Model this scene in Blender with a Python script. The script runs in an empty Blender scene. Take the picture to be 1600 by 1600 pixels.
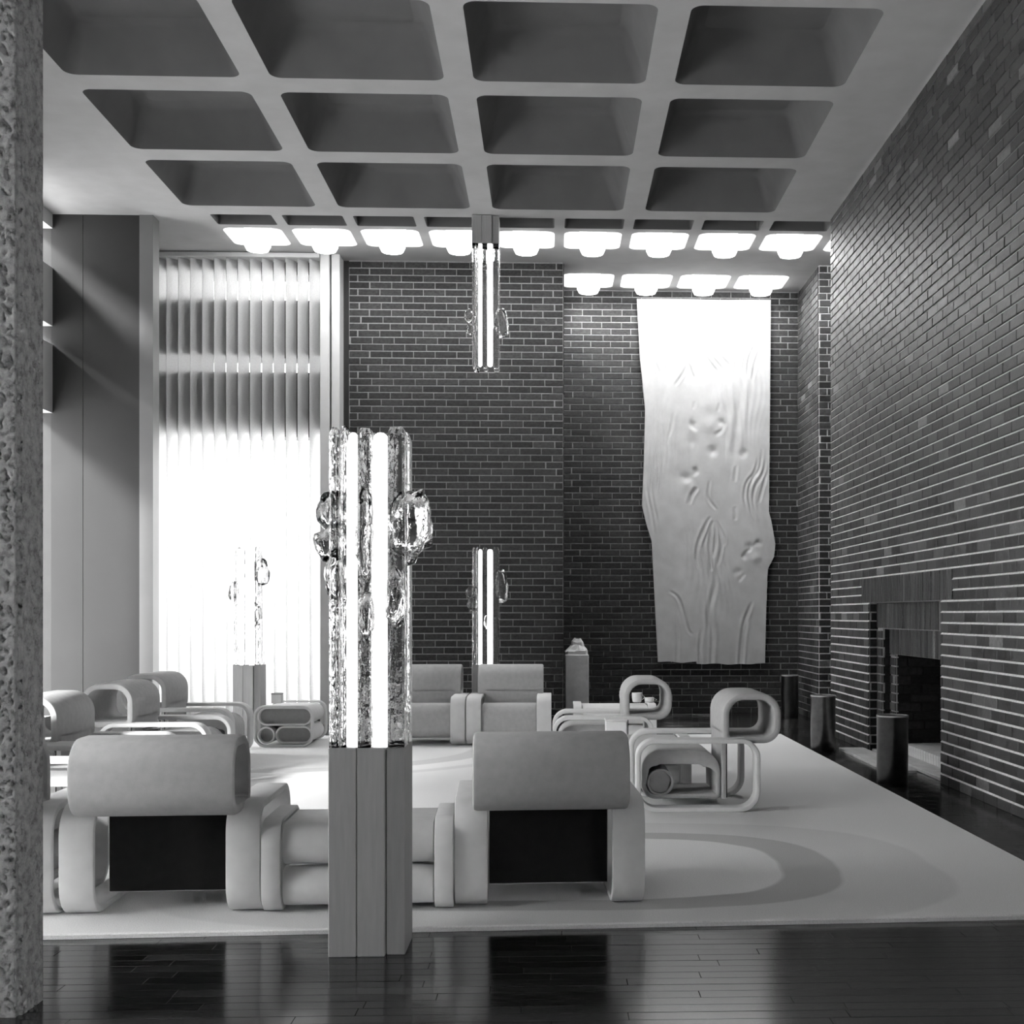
import bpy, bmesh, math, random
import numpy as np
from mathutils import Vector, Matrix, noise as mnoise

random.seed(7)
PI = math.pi
sc = bpy.context.scene
col = sc.collection

# ------------------------------------------------------------------ camera
FPX, CX, HY, CAMH, YAW = 1970.0, 938.0, 960.0, 1.45, math.radians(2.2)
cd = bpy.data.cameras.new('camera')
cam = bpy.data.objects.new('camera', cd)
col.objects.link(cam)
cam.location = (0, 0, CAMH)
cam.rotation_euler = (PI / 2, 0, -YAW)
cd.sensor_width = 36.0
cd.lens = FPX / 1600.0 * 36.0
cd.shift_x = -(CX - 800.0) / 1600.0
cd.shift_y = (HY - 800.0) / 1600.0
cd.clip_start = 0.05
cd.clip_end = 200
sc.camera = cam

# ------------------------------------------------------------------ sky, sun, exposure
w = bpy.data.worlds.new('overcast_sky')
sc.world = w
w.use_nodes = True
wb = w.node_tree.nodes['Background']
wb.inputs[0].default_value = (1, 1, 1, 1)
wb.inputs[1].default_value = 3.6

sd = bpy.data.lights.new('sun', 'SUN')
sd.energy = 4.6
sd.angle = math.radians(11)
sun = bpy.data.objects.new('sun', sd)
col.objects.link(sun)
sun.rotation_euler = Vector((1.0, 1.2, -0.86)).to_track_quat('-Z', 'Y').to_euler()

sc.view_settings.view_transform = 'Standard'
sc.view_settings.look = 'None'
sc.view_settings.gamma = 1.0
sc.view_settings.use_curve_mapping = False
sc.view_settings.exposure = 1.65
sc.cycles.use_denoising = True
sc.cycles.use_adaptive_sampling = True
sc.cycles.adaptive_threshold = 0.05
sc.cycles.adaptive_min_samples = 16
sc.cycles.max_bounces = 7
sc.cycles.diffuse_bounces = 4
sc.cycles.glossy_bounces = 4
sc.cycles.transmission_bounces = 7
sc.cycles.transparent_max_bounces = 12
sc.cycles.caustics_reflective = False
sc.cycles.caustics_refractive = False
sc.cycles.sample_clamp_indirect = 6.0


def proj(p):
    x, y, z = p
    s, c = math.sin(YAW), math.cos(YAW)
    xc, zc = x * c - y * s, x * s + y * c
    if zc < 0.1:
        return None
    return CX + FPX * xc / zc, HY - FPX * (z - CAMH) / zc


# ------------------------------------------------------------------ materials
def newmat(name):
    m = bpy.data.materials.new(name)
    m.use_nodes = True
    nt = m.node_tree
    return m, nt, nt.nodes['Principled BSDF']


def lk(nt, a, b):
    nt.links.new(a, b)


def nd(nt, typ, **kw):
    n = nt.nodes.new(typ)
    for k, v in kw.items():
        setattr(n, k, v)
    return n


def ramp(nt, fac, stops):
    r = nd(nt, 'ShaderNodeValToRGB')
    els = r.color_ramp.elements
    while len(els) < len(stops):
        els.new(0.5)
    for e, (p, v) in zip(els, stops):
        e.position = p
        e.color = (v, v, v, 1)
    lk(nt, fac, r.inputs[0])
    return r.outputs[0]


def grey(name, v, rough=0.7, var=0.15, scale=8.0, bump=0.0, bscale=200.0, spec=0.3, coord='Object', dist=0.002, stretch=None):
    m, nt, b = newmat(name)
    tc = nd(nt, 'ShaderNodeTexCoord')
    vec = tc.outputs[coord]
    if stretch:
        mp = nd(nt, 'ShaderNodeMapping')
        mp.inputs['Scale'].default_value = stretch
        lk(nt, vec, mp.inputs[0])
        vec = mp.outputs[0]
    n = nd(nt, 'ShaderNodeTexNoise')
    n.inputs['Scale'].default_value = scale
    n.inputs['Detail'].default_value = 5
    lk(nt, vec, n.inputs['Vector'])
    c = ramp(nt, n.outputs['Fac'], [(0.25, v * (1 - var)), (0.75, min(1, v * (1 + var)))])
    lk(nt, c, b.inputs['Base Color'])
    b.inputs['Roughness'].default_value = rough
    b.inputs['Specular IOR Level'].default_value = spec
    if bump:
        n2 = nd(nt, 'ShaderNodeTexNoise')
        n2.inputs['Scale'].default_value = bscale
        n2.inputs['Detail'].default_value = 3
        lk(nt, vec, n2.inputs['Vector'])
        bp = nd(nt, 'ShaderNodeBump')
        bp.inputs['Strength'].default_value = bump
        bp.inputs['Distance'].default_value = dist
        lk(nt, n2.outputs['Fac'], bp.inputs['Height'])
        lk(nt, bp.outputs[0], b.inputs['Normal'])
    return m


def piece_mat(name, stops, rough=0.6, spec=0.4, grain=(1, 1, 1), gscale=30.0, gvar=0.3, bump=0.3, rvar=0.0):
    """a tone per piece: object random + island random, with a grain on top"""
    m, nt, b = newmat(name)
    oi = nd(nt, 'ShaderNodeObjectInfo')
    ge = nd(nt, 'ShaderNodeNewGeometry')
    ad = nd(nt, 'ShaderNodeMath', operation='ADD')
    lk(nt, oi.outputs['Random'], ad.inputs[0])
    lk(nt, ge.outputs['Random Per Island'], ad.inputs[1])
    fr = nd(nt, 'ShaderNodeMath', operation='FRACT')
    lk(nt, ad.outputs[0], fr.inputs[0])
    c = ramp(nt, fr.outputs[0], stops)
    mp = nd(nt, 'ShaderNodeMapping')
    mp.inputs['Scale'].default_value = grain
    lk(nt, ge.outputs['Position'], mp.inputs[0])
    n = nd(nt, 'ShaderNodeTexNoise')
    n.inputs['Scale'].default_value = gscale
    n.inputs['Detail'].default_value = 4
    lk(nt, mp.outputs[0], n.inputs['Vector'])
    g = ramp(nt, n.outputs['Fac'], [(0.3, 1 - gvar), (0.7, 1.0)])
    mx = nd(nt, 'ShaderNodeMix', data_type='RGBA', blend_type='MULTIPLY')
    mx.inputs[0].default_value = 1.0
    lk(nt, c, mx.inputs[6])
    lk(nt, g, mx.inputs[7])
    lk(nt, mx.outputs[2], b.inputs['Base Color'])
    b.inputs['Roughness'].default_value = rough
    if rvar:
        rr_ = nd(nt, 'ShaderNodeMath', operation='MULTIPLY_ADD')
        lk(nt, n.outputs['Fac'], rr_.inputs[0])
        rr_.inputs[1].default_value = rvar
        rr_.inputs[2].default_value = rough - rvar * 0.5
        lk(nt, rr_.outputs[0], b.inputs['Roughness'])
    b.inputs['Specular IOR Level'].default_value = spec
    bp = nd(nt, 'ShaderNodeBump')
    bp.inputs['Strength'].default_value = bump
    bp.inputs['Distance'].default_value = 0.004
    lk(nt, n.outputs['Fac'], bp.inputs['Height'])
    lk(nt, bp.outputs[0], b.inputs['Normal'])
    return m


def emit(name, v, base=0.8):
    m, nt, b = newmat(name)
    n = nd(nt, 'ShaderNodeTexNoise')
    n.inputs['Scale'].default_value = 30
    c = ramp(nt, n.outputs['Fac'], [(0, base * 0.97), (1, base)])
    lk(nt, c, b.inputs['Base Color'])
    b.inputs['Emission Color'].default_value = (1, 1, 1, 1)
    b.inputs['Emission Strength'].default_value = v
    return m


M = {}
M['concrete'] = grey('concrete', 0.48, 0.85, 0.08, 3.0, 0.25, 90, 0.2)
M['coffer'] = grey('coffer_shaded_concrete', 0.16, 0.85, 0.10, 2.5, 0.25, 90, 0.2)  # same concrete as the soffit, coloured darker for the shade inside the coffers
M['white_coffer'] = grey('white_coffer', 0.80, 0.7, 0.03, 3.0)
M['plaster'] = grey('plaster', 0.20, 0.8, 0.06, 2.0, 0.2, 60)
M['panel'] = grey('dark_panel', 0.032, 0.8, 0.10, 1.5, 0.15, 40, 0.35)
M['panel_edge'] = grey('panel_edge', 0.16, 0.5, 0.10, 2.0, 0.1, 40, 0.35)
M['mortar'] = grey('mortar', 0.76, 0.9, 0.2, 30, 0.4, 150, 0.1)
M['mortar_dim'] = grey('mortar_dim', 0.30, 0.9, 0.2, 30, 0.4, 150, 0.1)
M['brick'] = piece_mat('brick', [(0, 0.035), (0.45, 0.06), (0.9, 0.09), (0.97, 0.12), (1, 0.24)], 0.5, 0.5, (1, 1, 1.6), 28, 0.55, 0.5, 0.4)
M['brick_back'] = piece_mat('brick_back', [(0, 0.044), (0.5, 0.058), (1, 0.076)], 0.75, 0.2, (1, 1, 1.6), 28, 0.45, 0.3)
M['brick_soot_shade'] = piece_mat('brick_soot_shade', [(0, 0.010), (1, 0.03)], 0.8, 0.2, (1, 1, 1), 28, 0.5, 0.4)  # near-black: dark firebox brick, plus shade painted onto the step jambs
M['plank'] = piece_mat('plank', [(0, 0.012), (0.5, 0.022), (0.85, 0.03), (1, 0.05)], 0.14, 0.75, (1.2, 30, 30), 5.0, 0.5, 0.06, 0.10)
M['subfloor'] = grey('subfloor', 0.012, 0.5, 0.2, 6)
M['frame'] = grey('frame_felt', 0.66, 0.8, 0.05, 14, 0.25, 350, 0.2)
M['fabric'] = grey('upholstery', 0.46, 0.95, 0.07, 22, 0.5, 420, 0.1)
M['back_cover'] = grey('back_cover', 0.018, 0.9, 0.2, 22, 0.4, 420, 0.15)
M['table'] = grey('table_felt', 0.68, 0.75, 0.05, 14, 0.2, 350, 0.25)
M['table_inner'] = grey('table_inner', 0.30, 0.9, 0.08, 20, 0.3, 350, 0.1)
M['pedestal'] = grey('pedestal_wood', 0.40, 0.55, 0.08, 5, 0.1, 60, 0.35, stretch=(12, 12, 1))
M['tube'] = emit('glowing_tube', 1.2)
M['drum'] = emit('glowing_diffuser', 2.5)
M['metal'] = grey('dark_metal', 0.17, 0.30, 0.2, 14, 0.05, 60, 0.5)
M['metal'].node_tree.nodes['Principled BSDF'].inputs['Metallic'].default_value = 1.0
M['metal_rim'] = grey('polished_rim', 0.55, 0.25, 0.1, 20, 0, 60, 0.6)
M['white'] = grey('white_glaze', 0.78, 0.35, 0.03, 20)
M['black'] = grey('black_glaze', 0.02, 0.4, 0.1, 20)
M['stone'] = grey('pale_stone', 0.84, 0.85, 0.10, 12, 0.5, 80, 0.2)
M['hearth'] = grey('hearth_stone', 0.55, 0.85, 0.15, 14, 0.5, 60, 0.2)
M['beam'] = grey('dark_beam', 0.05, 0.8, 0.1, 4)
M['jamb'] = grey('jamb_paint', 0.62, 0.6, 0.05, 4)
M['sand'] = grey('sand', 0.45, 0.95, 0.2, 120, 0.6, 200)


def mk_pillar():
    m, nt, b = newmat('pitted_stone')
    tc = nd(nt, 'ShaderNodeTexCoord')
    n = nd(nt, 'ShaderNodeTexNoise')
    n.inputs['Scale'].default_value = 26
    n.inputs['Detail'].default_value = 8
    n.inputs['Roughness'].default_value = 0.7
    lk(nt, tc.outputs['Object'], n.inputs['Vector'])
    c = ramp(nt, n.outputs['Fac'], [(0.3, 0.14), (0.5, 0.38), (0.75, 0.54)])
    lk(nt, c, b.inputs['Base Color'])
    b.inputs['Roughness'].default_value = 0.95
    b.inputs['Specular IOR Level'].default_value = 0.1
    bp = nd(nt, 'ShaderNodeBump')
    bp.inputs['Strength'].default_value = 0.8
    bp.inputs['Distance'].default_value = 0.01
    lk(nt, n.outputs['Fac'], bp.inputs['Height'])
    lk(nt, bp.outputs[0], b.inputs['Normal'])
    return m


M['pillar'] = mk_pillar()


def mk_blind():
    m, nt, b = newmat('blind_fabric')
    n = nd(nt, 'ShaderNodeTexNoise')
    n.inputs['Scale'].default_value = 60
    tc = nd(nt, 'ShaderNodeTexCoord')
    lk(nt, tc.outputs['Object'], n.inputs['Vector'])
    c = ramp(nt, n.outputs['Fac'], [(0.3, 0.74), (0.7, 0.82)])
    d = nd(nt, 'ShaderNodeBsdfDiffuse')
    t = nd(nt, 'ShaderNodeBsdfTranslucent')
    lk(nt, c, d.inputs[0])
    lk(nt, c, t.inputs[0])
    mx = nd(nt, 'ShaderNodeMixShader')
    mx.inputs[0].default_value = 0.66
    lk(nt, d.outputs[0], mx.inputs[1])
    lk(nt, t.outputs[0], mx.inputs[2])
    out = [x for x in nt.nodes if x.type == 'OUTPUT_MATERIAL'][0]
    lk(nt, mx.outputs[0], out.inputs[0])
    return m


M['blind'] = mk_blind()


def mk_pane():
    m, nt, b = newmat('window_glass')
    t = nd(nt, 'ShaderNodeBsdfTransparent')
    t.inputs[0].default_value = (0.95, 0.95, 0.95, 1)
    g = nd(nt, 'ShaderNodeBsdfGlossy')
    g.inputs['Roughness'].default_value = 0.02
    n = nd(nt, 'ShaderNodeTexNoise')
    n.inputs['Scale'].default_value = 2.0
    f = ramp(nt, n.outputs['Fac'], [(0, 0.04), (1, 0.06)])
    mx = nd(nt, 'ShaderNodeMixShader')
    lk(nt, f, mx.inputs[0])
    lk(nt, t.outputs[0], mx.inputs[1])
    lk(nt, g.outputs[0], mx.inputs[2])
    out = [x for x in nt.nodes if x.type == 'OUTPUT_MATERIAL'][0]
    lk(nt, mx.outputs[0], out.inputs[0])
    return m


M['pane'] = mk_pane()


def mk_glass():
    m, nt, b = newmat('cast_glass')
    b.inputs['Transmission Weight'].default_value = 1.0
    b.inputs['IOR'].default_value = 1.30
    b.inputs['Base Color'].default_value = (0.93, 0.93, 0.93, 1)
    b.inputs['Roughness'].default_value = 0.02
    tc = nd(nt, 'ShaderNodeTexCoord')
    n = nd(nt, 'ShaderNodeTexNoise')
    n.inputs['Scale'].default_value = 16
    n.inputs['Detail'].default_value = 3
    lk(nt, tc.outputs['Object'], n.inputs['Vector'])
    bp = nd(nt, 'ShaderNodeBump')
    bp.inputs['Strength'].default_value = 0.45
    bp.inputs['Distance'].default_value = 0.02
    lk(nt, n.outputs['Fac'], bp.inputs['Height'])
    lk(nt, bp.outputs[0], b.inputs['Normal'])
    return m


M['glass'] = mk_glass()


def mk_rug():
    m, nt, b = newmat('patterned_rug')
    ge = nd(nt, 'ShaderNodeNewGeometry')
    sp = nd(nt, 'ShaderNodeSeparateXYZ')
    wob = nd(nt, 'ShaderNodeTexNoise')
    wob.inputs['Scale'].default_value = 1.3
    lk(nt, ge.outputs['Position'], wob.inputs['Vector'])
    wa = nd(nt, 'ShaderNodeVectorMath', operation='SCALE')
    wa.inputs['Scale'].default_value = 0.10
    lk(nt, wob.outputs['Color'], wa.inputs[0])
    wadd = nd(nt, 'ShaderNodeVectorMath', operation='ADD')
    lk(nt, ge.outputs['Position'], wadd.inputs[0])
    lk(nt, wa.outputs[0], wadd.inputs[1])
    lk(nt, wadd.outputs[0], sp.inputs[0])

    def mth(op, a, bb=None):
        n = nd(nt, 'ShaderNodeMath', operation=op)
        for i, v in enumerate((a, bb)):
            if v is None:
                continue
            if isinstance(v, (int, float)):
                n.inputs[i].default_value = v
            else:
                lk(nt, v, n.inputs[i])
        return n.outputs[0]

    def squircle(x0, y0, a, bb, p):
        dx = mth('POWER', mth('ABSOLUTE', mth('DIVIDE', mth('SUBTRACT', sp.outputs[0], x0), a)), p)
        dy = mth('POWER', mth('ABSOLUTE', mth('DIVIDE', mth('SUBTRACT', sp.outputs[1], y0), bb)), p)
        return mth('POWER', mth('ADD', dx, dy), 1.0 / p)
    s1 = squircle(0.05, 7.20, 1.28, 0.86, 3.0)
    c1 = ramp(nt, mth('DIVIDE', s1, 3.0), [(0, 1.0), (0.333, 1.0), (0.338, 0.66), (0.415, 0.66), (0.420, 0.90), (0.56, 0.90), (0.57, 1.0), (1, 1.0)])
    s2 = squircle(-2.6, 13.6, 2.2, 2.2, 2.0)
    c2 = ramp(nt, mth('DIVIDE', s2, 3.0), [(0, 0.92), (0.27, 0.92), (0.275, 0.74), (0.315, 0.74), (0.32, 1.0), (0.36, 1.0), (0.365, 0.86), (0.385, 0.86), (0.39, 1.0)])
    mx = nd(nt, 'ShaderNodeMix', data_type='RGBA', blend_type='MULTIPLY')
    mx.inputs[0].default_value = 1
    lk(nt, c1, mx.inputs[6])
    lk(nt, c2, mx.inputs[7])
    n = nd(nt, 'ShaderNodeTexNoise')
    n.inputs['Scale'].default_value = 160
    n.inputs['Detail'].default_value = 3
    lk(nt, ge.outputs['Position'], n.inputs['Vector'])
    g = ramp(nt, n.outputs['Fac'], [(0.3, 0.76), (0.7, 0.92)])
    mx2 = nd(nt, 'ShaderNodeMix', data_type='RGBA', blend_type='MULTIPLY')
    mx2.inputs[0].default_value = 1
    lk(nt, mx.outputs[2], mx2.inputs[6])
    lk(nt, g, mx2.inputs[7])
    lk(nt, mx2.outputs[2], b.inputs['Base Color'])
    b.inputs['Roughness'].default_value = 1.0
    b.inputs['Specular IOR Level'].default_value = 0.05
    bp = nd(nt, 'ShaderNodeBump')
    bp.inputs['Strength'].default_value = 0.5
    bp.inputs['Distance'].default_value = 0.006
    lk(nt, n.outputs['Fac'], bp.inputs['Height'])
    lk(nt, bp.outputs[0], b.inputs['Normal'])
    return m


M['rug'] = mk_rug()
M['tapestry'] = grey('tapestry_wool', 0.56, 0.95, 0.10, 5, 0.4, 260, 0.1)


# ------------------------------------------------------------------ mesh helpers
def finish(me, sharp=0.6, smooth=True):
    if not smooth:
        return
    bm = bmesh.new()
    bm.from_mesh(me)
    bmesh.ops.recalc_face_normals(bm, faces=bm.faces)
    for f in bm.faces:
        f.smooth = True
    for e in bm.edges:
        if len(e.link_faces) == 2:
            e.smooth = e.calc_face_angle(0) < sharp
        else:
            e.smooth = False
    bm.to_mesh(me)
    bm.free()


def mesh_from(name, verts, faces, mat, smooth=True):
    me = bpy.data.meshes.new(name)
    me.from_pydata([tuple(v) for v in verts], [], [tuple(f) for f in faces])
    me.materials.append(M[mat] if isinstance(mat, str) else mat)
    finish(me, smooth=smooth)
    return me


def obj(name, me, parent=None, loc=None, rotz=0.0):
    o = bpy.data.objects.new(name, me)
    col.objects.link(o)
    if parent:
        o.parent = parent
    if loc is not None:
        o.location = loc
    if rotz:
        o.rotation_euler = (0, 0, rotz)
    return o


def tag(o, label, cat, group=None):
    o['label'] = label
    o['category'] = cat
    if group:
        o['group'] = group
    return o


def thing(name, label, cat, loc=(0, 0, 0), rotz=0.0, group=None):
    return tag(obj(name, None, None, loc, rotz), label, cat, group)


def struct(o, label=None):
    o['kind'] = 'structure'
    if label:
        o['label'] = label
    return o


def copy_thing(src, loc, rotz, label):
    r = src.copy()
    col.objects.link(r)
    r.location = loc
    r.rotation_euler = (0, 0, rotz)
    r['label'] = label
    for ch in src.children:
        c = ch.copy()
        col.objects.link(c)
        c.parent = r
        for g in ch.children:
            d = g.copy()
            col.objects.link(d)
            d.parent = c
    return r


class MB:
    def __init__(self):
        self.v, self.f = [], []

    def add(self, vs, fs):
        b = len(self.v)
        self.v += [tuple(v) for v in vs]
        self.f += [tuple(i + b for i in f) for f in fs]
        return self

    def box(self, x0, x1, y0, y1, z0, z1, c=0.0):
        if c <= 0:
            vs = [(x, y, z) for z in (z0, z1) for y in (y0, y1) for x in (x0, x1)]
            fs = [(0, 2, 3, 1), (4, 5, 7, 6), (0, 1, 5, 4), (2, 6, 7, 3), (0, 4, 6, 2), (1, 3, 7, 5)]
            return self.add(vs, fs)
        # chamfered vertical prism with chamfered ends
        def ring(i, z):
            return [(x0 + c + i, y0 + i, z), (x1 - c - i, y0 + i, z), (x1 - i, y0 + c + i, z), (x1 - i, y1 - c - i, z),
                    (x1 - c - i, y1 - i, z), (x0 + c + i, y1 - i, z), (x0 + i, y1 - c - i, z), (x0 + i, y0 + c + i, z)]
        rings = [ring(c * 0.8, z0), ring(0, z0 + c), ring(0, z1 - c), ring(c * 0.8, z1)]
        return self.rings(rings, True)

    def rings(self, rings, caps=True, closed=False):
        n = len(rings[0])
        vs = [p for r in rings for p in r]
        fs = []
        m = len(rings)
        for i in range(m if closed else m - 1):
            a, b2 = i * n, ((i + 1) % m) * n
            for j in range(n):
                k = (j + 1) % n
                fs.append((a + j, a + k, b2 + k, b2 + j))
        if caps and not closed:
            fs.append(tuple(range(n - 1, -1, -1)))
            fs.append(tuple((m - 1) * n + j for j in range(n)))
        return self.add(vs, fs)

    def lathe(self, prof, seg=28, cx=0, cy=0, caps=True):
        rs = [[(cx + r * math.cos(2 * PI * k / seg), cy + r * math.sin(2 * PI * k / seg), z) for k in range(seg)] for r, z in prof]
        return self.rings(rs, caps)

    def mesh(self, name, mat, smooth=True):
        return mesh_from(name, self.v, self.f, mat, smooth)


def rrect(u0, u1, z0, z1, r, seg=7):
    """closed counter-clockwise rounded rectangle; r = radius or (bl, br, tr, tl)"""
    if not isinstance(r, (tuple, list)):
        r = (r, r, r, r)
    pts = []
    for (cu, cz, a0, rad) in ((u0 + r[0], z0 + r[0], PI, r[0]), (u1 - r[1], z0 + r[1], 1.5 * PI, r[1]),
                              (u1 - r[2], z1 - r[2], 0, r[2]), (u0 + r[3], z1 - r[3], 0.5 * PI, r[3])):
        for k in range(seg + 1):
            a = a0 + 0.5 * PI * k / seg
            pts.append((cu + rad * math.cos(a), cz + rad * math.sin(a)))
    out = []
    for p in pts:
        if not out or (abs(p[0] - out[-1][0]) + abs(p[1] - out[-1][1])) > 1e-5:
            out.append(p)
    if abs(out[0][0] - out[-1][0]) + abs(out[0][1] - out[-1][1]) < 1e-5:
        out.pop()
    return out


def sweep(path, t, wd, closed=True, c=0.008, tfun=None):
    """a flat band bent along an outline (u, z); t = thickness to the inside, wd = width along y"""
    n = len(path)
    mb = MB()
    rings = []
    for i, (u, z) in enumerate(path):
        a = path[(i - 1) % n] if (closed or i > 0) else path[i]
        b = path[(i + 1) % n] if (closed or i < n - 1) else path[i]
        tu, tz = b[0] - a[0], b[1] - a[1]
        l = math.hypot(tu, tz) or 1
        nu, nz = -tz / l, tu / l
        tt = tfun(u, z) if tfun else t
        h = wd / 2
        cc = min(c, tt * 0.45)
        sec = [(0, -h + cc), (0, h - cc), (cc * 0.3, h - cc * 0.3), (cc, h), (tt - cc, h), (tt - cc * 0.3, h - cc * 0.3), (tt, h - cc),
               (tt, -h + cc), (tt - cc * 0.3, -h + cc * 0.3), (tt - cc, -h), (cc, -h), (cc * 0.3, -h + cc * 0.3)]
        rings.append([(u + nu * d, s, z + nz * d) for d, s in sec])
    mb.rings(rings, True, closed)
    return mb


def shift(mb, dx=0, dy=0, dz=0):
    mb.v = [(x + dx, y + dy, z + dz) for x, y, z in mb.v]
    return mb


# ------------------------------------------------------------------ the setting
CZ = 6.2
XR, XL, YB, YA, YE = 3.353, -5.92, 17.03, 18.45, 15.0
YF = -4.0


def area_px(pts):
    ps = [proj(p) for p in pts]
    if any(p is None for p in ps):
        return 0.0
    xs, ys = [p[0] for p in ps], [p[1] for p in ps]
    if max(xs) < 0 or min(xs) > 1600 or max(ys) < 0 or min(ys) > 1600:
        return 0.0
    a = 0
    for i in range(len(ps)):
        j = (i + 1) % len(ps)
        a += ps[i][0] * ps[j][1] - ps[j][0] * ps[i][1]
    return abs(a) / 2


brick_cache = {}


def piece_mesh(name, du, dn, dz, mat, ch=0.004):
    key = (name, round(du, 3), round(dn, 3), round(dz, 3), mat)
    if key not in brick_cache:
        hu, hz = du / 2, dz / 2
        vs = [(-hu, 0, -hz), (hu, 0, -hz), (hu, 0, hz), (-hu, 0, hz),
              (-hu, dn - ch, -hz), (hu, dn - ch, -hz), (hu, dn - ch, hz), (-hu, dn - ch, hz),
              (-hu + ch, dn, -hz + ch), (hu - ch, dn, -hz + ch), (hu - ch, dn, hz - ch), (-hu + ch, dn, hz - ch)]
        fs = [(0, 1, 5, 4), (1, 2, 6, 5), (2, 3, 7, 6), (3, 0, 4, 7), (4, 5, 9, 8), (5, 6, 10, 9), (6, 7, 11, 10), (7, 4, 8, 11), (8, 9, 10, 11)]
        brick_cache[key] = (vs, fs, mesh_from(name, vs, fs, mat, smooth=False))
    return brick_cache[key]


def lay_pieces(parent, name, field_name, pieces, mat, limit, visible=True):
    """pieces: (matrix, du, dn, dz). The ones that show largest become objects, the others one field of real geometry"""
    scored = []
    for (mt, du, dn, dz) in pieces:
        cs = [mt @ Vector((s * du / 2, dn, t * dz / 2)) for s, t in ((-1, -1), (1, -1), (1, 1), (-1, 1))]
        scored.append((area_px(cs) if limit else 0.0, mt, du, dn, dz))
    order = sorted(range(len(scored)), key=lambda i: -scored[i][0])
    own = set(i for i in order[:limit] if scored[i][0] > 20)
    fv, ff = [], []
    for i, (a, mt, du, dn, dz) in enumerate(scored):
        vs, fs, me = piece_mesh(name, du, dn, dz, mat)
        if i in own:
            o = obj(name, me, parent)
            o.matrix_local = mt
        else:
            b = len(fv)
            fv += [tuple(mt @ Vector(v)) for v in vs]
            ff += [tuple(k + b for k in f) for f in fs]
    if ff:
        o = obj(field_name, mesh_from(field_name, fv, ff, mat, smooth=False), parent)
        o['kind'] = 'stuff'


BL, BH, JT = 0.29, 0.0925, 0.015


def frame_matrix(origin, ud, nn, u, z):
    o = origin + ud * u + Vector((0, 0, z))
    m = Matrix.Identity(4)
    for i, ax in enumerate((ud, nn, Vector((0, 0, 1)))):
        m[0][i], m[1][i], m[2][i] = ax
    m[0][3], m[1][3], m[2][3] = o
    return m


def brick_pieces(origin, ud, nn, L, Hh, holes=(), proud=0.016, rnd=random):
    out = []
    rows = int(Hh / BH) + 1
    for r in range(rows):
        z0, z1 = r * BH, min(r * BH + BH - JT, Hh)
        if z1 - z0 < 0.02:
            continue
        off = (0 if r % 2 else BL / 2) + rnd.uniform(-0.03, 0.03)
        u = -off
        while u < L:
            a, b = max(u, 0) , min(u + BL - JT * 0.7, L)
            u += BL
            segs = [(a, b)]
            for (h0, h1, g0, g1) in holes:
                if z1 > g0 + 0.02 and z0 < g1 - 0.02:
                    ns = []
                    for (p, q) in segs:
                        if q <= h0 or p >= h1:
                            ns.append((p, q))
                        else:
                            if p < h0:
                                ns.append((p, h0))
                            if q > h1:
                                ns.append((h1, q))
                    segs = ns
            for (p, q) in segs:
                if q - p < 0.03:
                    continue
                du = q - p
                if abs(du - (BL - JT * 0.7)) < 0.002:
                    du = BL - JT * 0.7
                else:
                    du = math.floor(du * 50) / 50 or 0.02
                d = 0.0
                m = frame_matrix(origin + nn * rnd.uniform(-0.002, 0.002), ud, nn, (p + q) / 2, (z0 + z1) / 2)
                out.append((m, du, proud, z1 - z0))
    return out


# fireplace opening on the right wall, measured along y
FY0, FY1, FZ = 10.72, 13.19, 1.57          # flush opening
SY0, SY1, SZ = 10.41, 13.49, 1.835         # soldier course above it

# wall_right: runs from its far end (y = 15) towards the camera
mb = MB()
mb.box(XR, XR + 0.09, SY1, YE, 0, CZ)
WY0, WY1, WZ0, WZ1 = -2.4, 1.2, 0.7, 2.7  # unseen window opening, added to brighten the right side of the room
mb.box(XR, XR + 0.09, WY1, SY0, 0, CZ)
mb.box(XR, XR + 0.30, YF, WY0, 0, CZ)
mb.box(XR, XR + 0.30, WY0, WY1, 0, WZ0)
mb.box(XR, XR + 0.30, WY0, WY1, WZ1, CZ)
mb.box(XR, XR + 0.09, SY0, SY1, SZ, CZ)
mb.box(XR, XR + 0.09, SY0, FY0, 0, SZ)
mb.box(XR, XR + 0.09, FY1, SY1, 0, SZ)
mb.box(XR, XR + 0.09, FY0, FY1, FZ, SZ)
mb.box(XR + 0.09, XR + 1.1, WY1, FY0 - 0.3, 0, CZ)
mb.box(XR + 0.09, XR + 1.1, FY1 + 0.3, YE, 0, CZ)
mb.box(XR + 0.09, XR + 1.1, FY0 - 0.3, FY1 + 0.3, 1.95, CZ)
mb.box(XR + 0.95, XR + 1.1, FY0 - 0.3, FY1 + 0.3, 0, 1.95)
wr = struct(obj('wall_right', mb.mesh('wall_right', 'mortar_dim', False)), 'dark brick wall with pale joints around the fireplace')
obj('pane', MB().box(XR + 0.15, XR + 0.16, WY0, WY1, WZ0, WZ1).mesh('pane', 'pane', False), wr)  # glass of the added window
hol = [(YE - SY1, YE - SY0, FZ, SZ), (YE - FY1, YE - FY0, 0, FZ)]
rr1 = random.Random(3)
lay_pieces(wr, 'brick', 'brick_field', brick_pieces(Vector((XR, YE, 0)), Vector((0, -1, 0)), Vector((-1, 0, 0)), YE - 3.2, CZ, hol, 0.017, rr1), 'brick', 300)
mb = MB()
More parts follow.
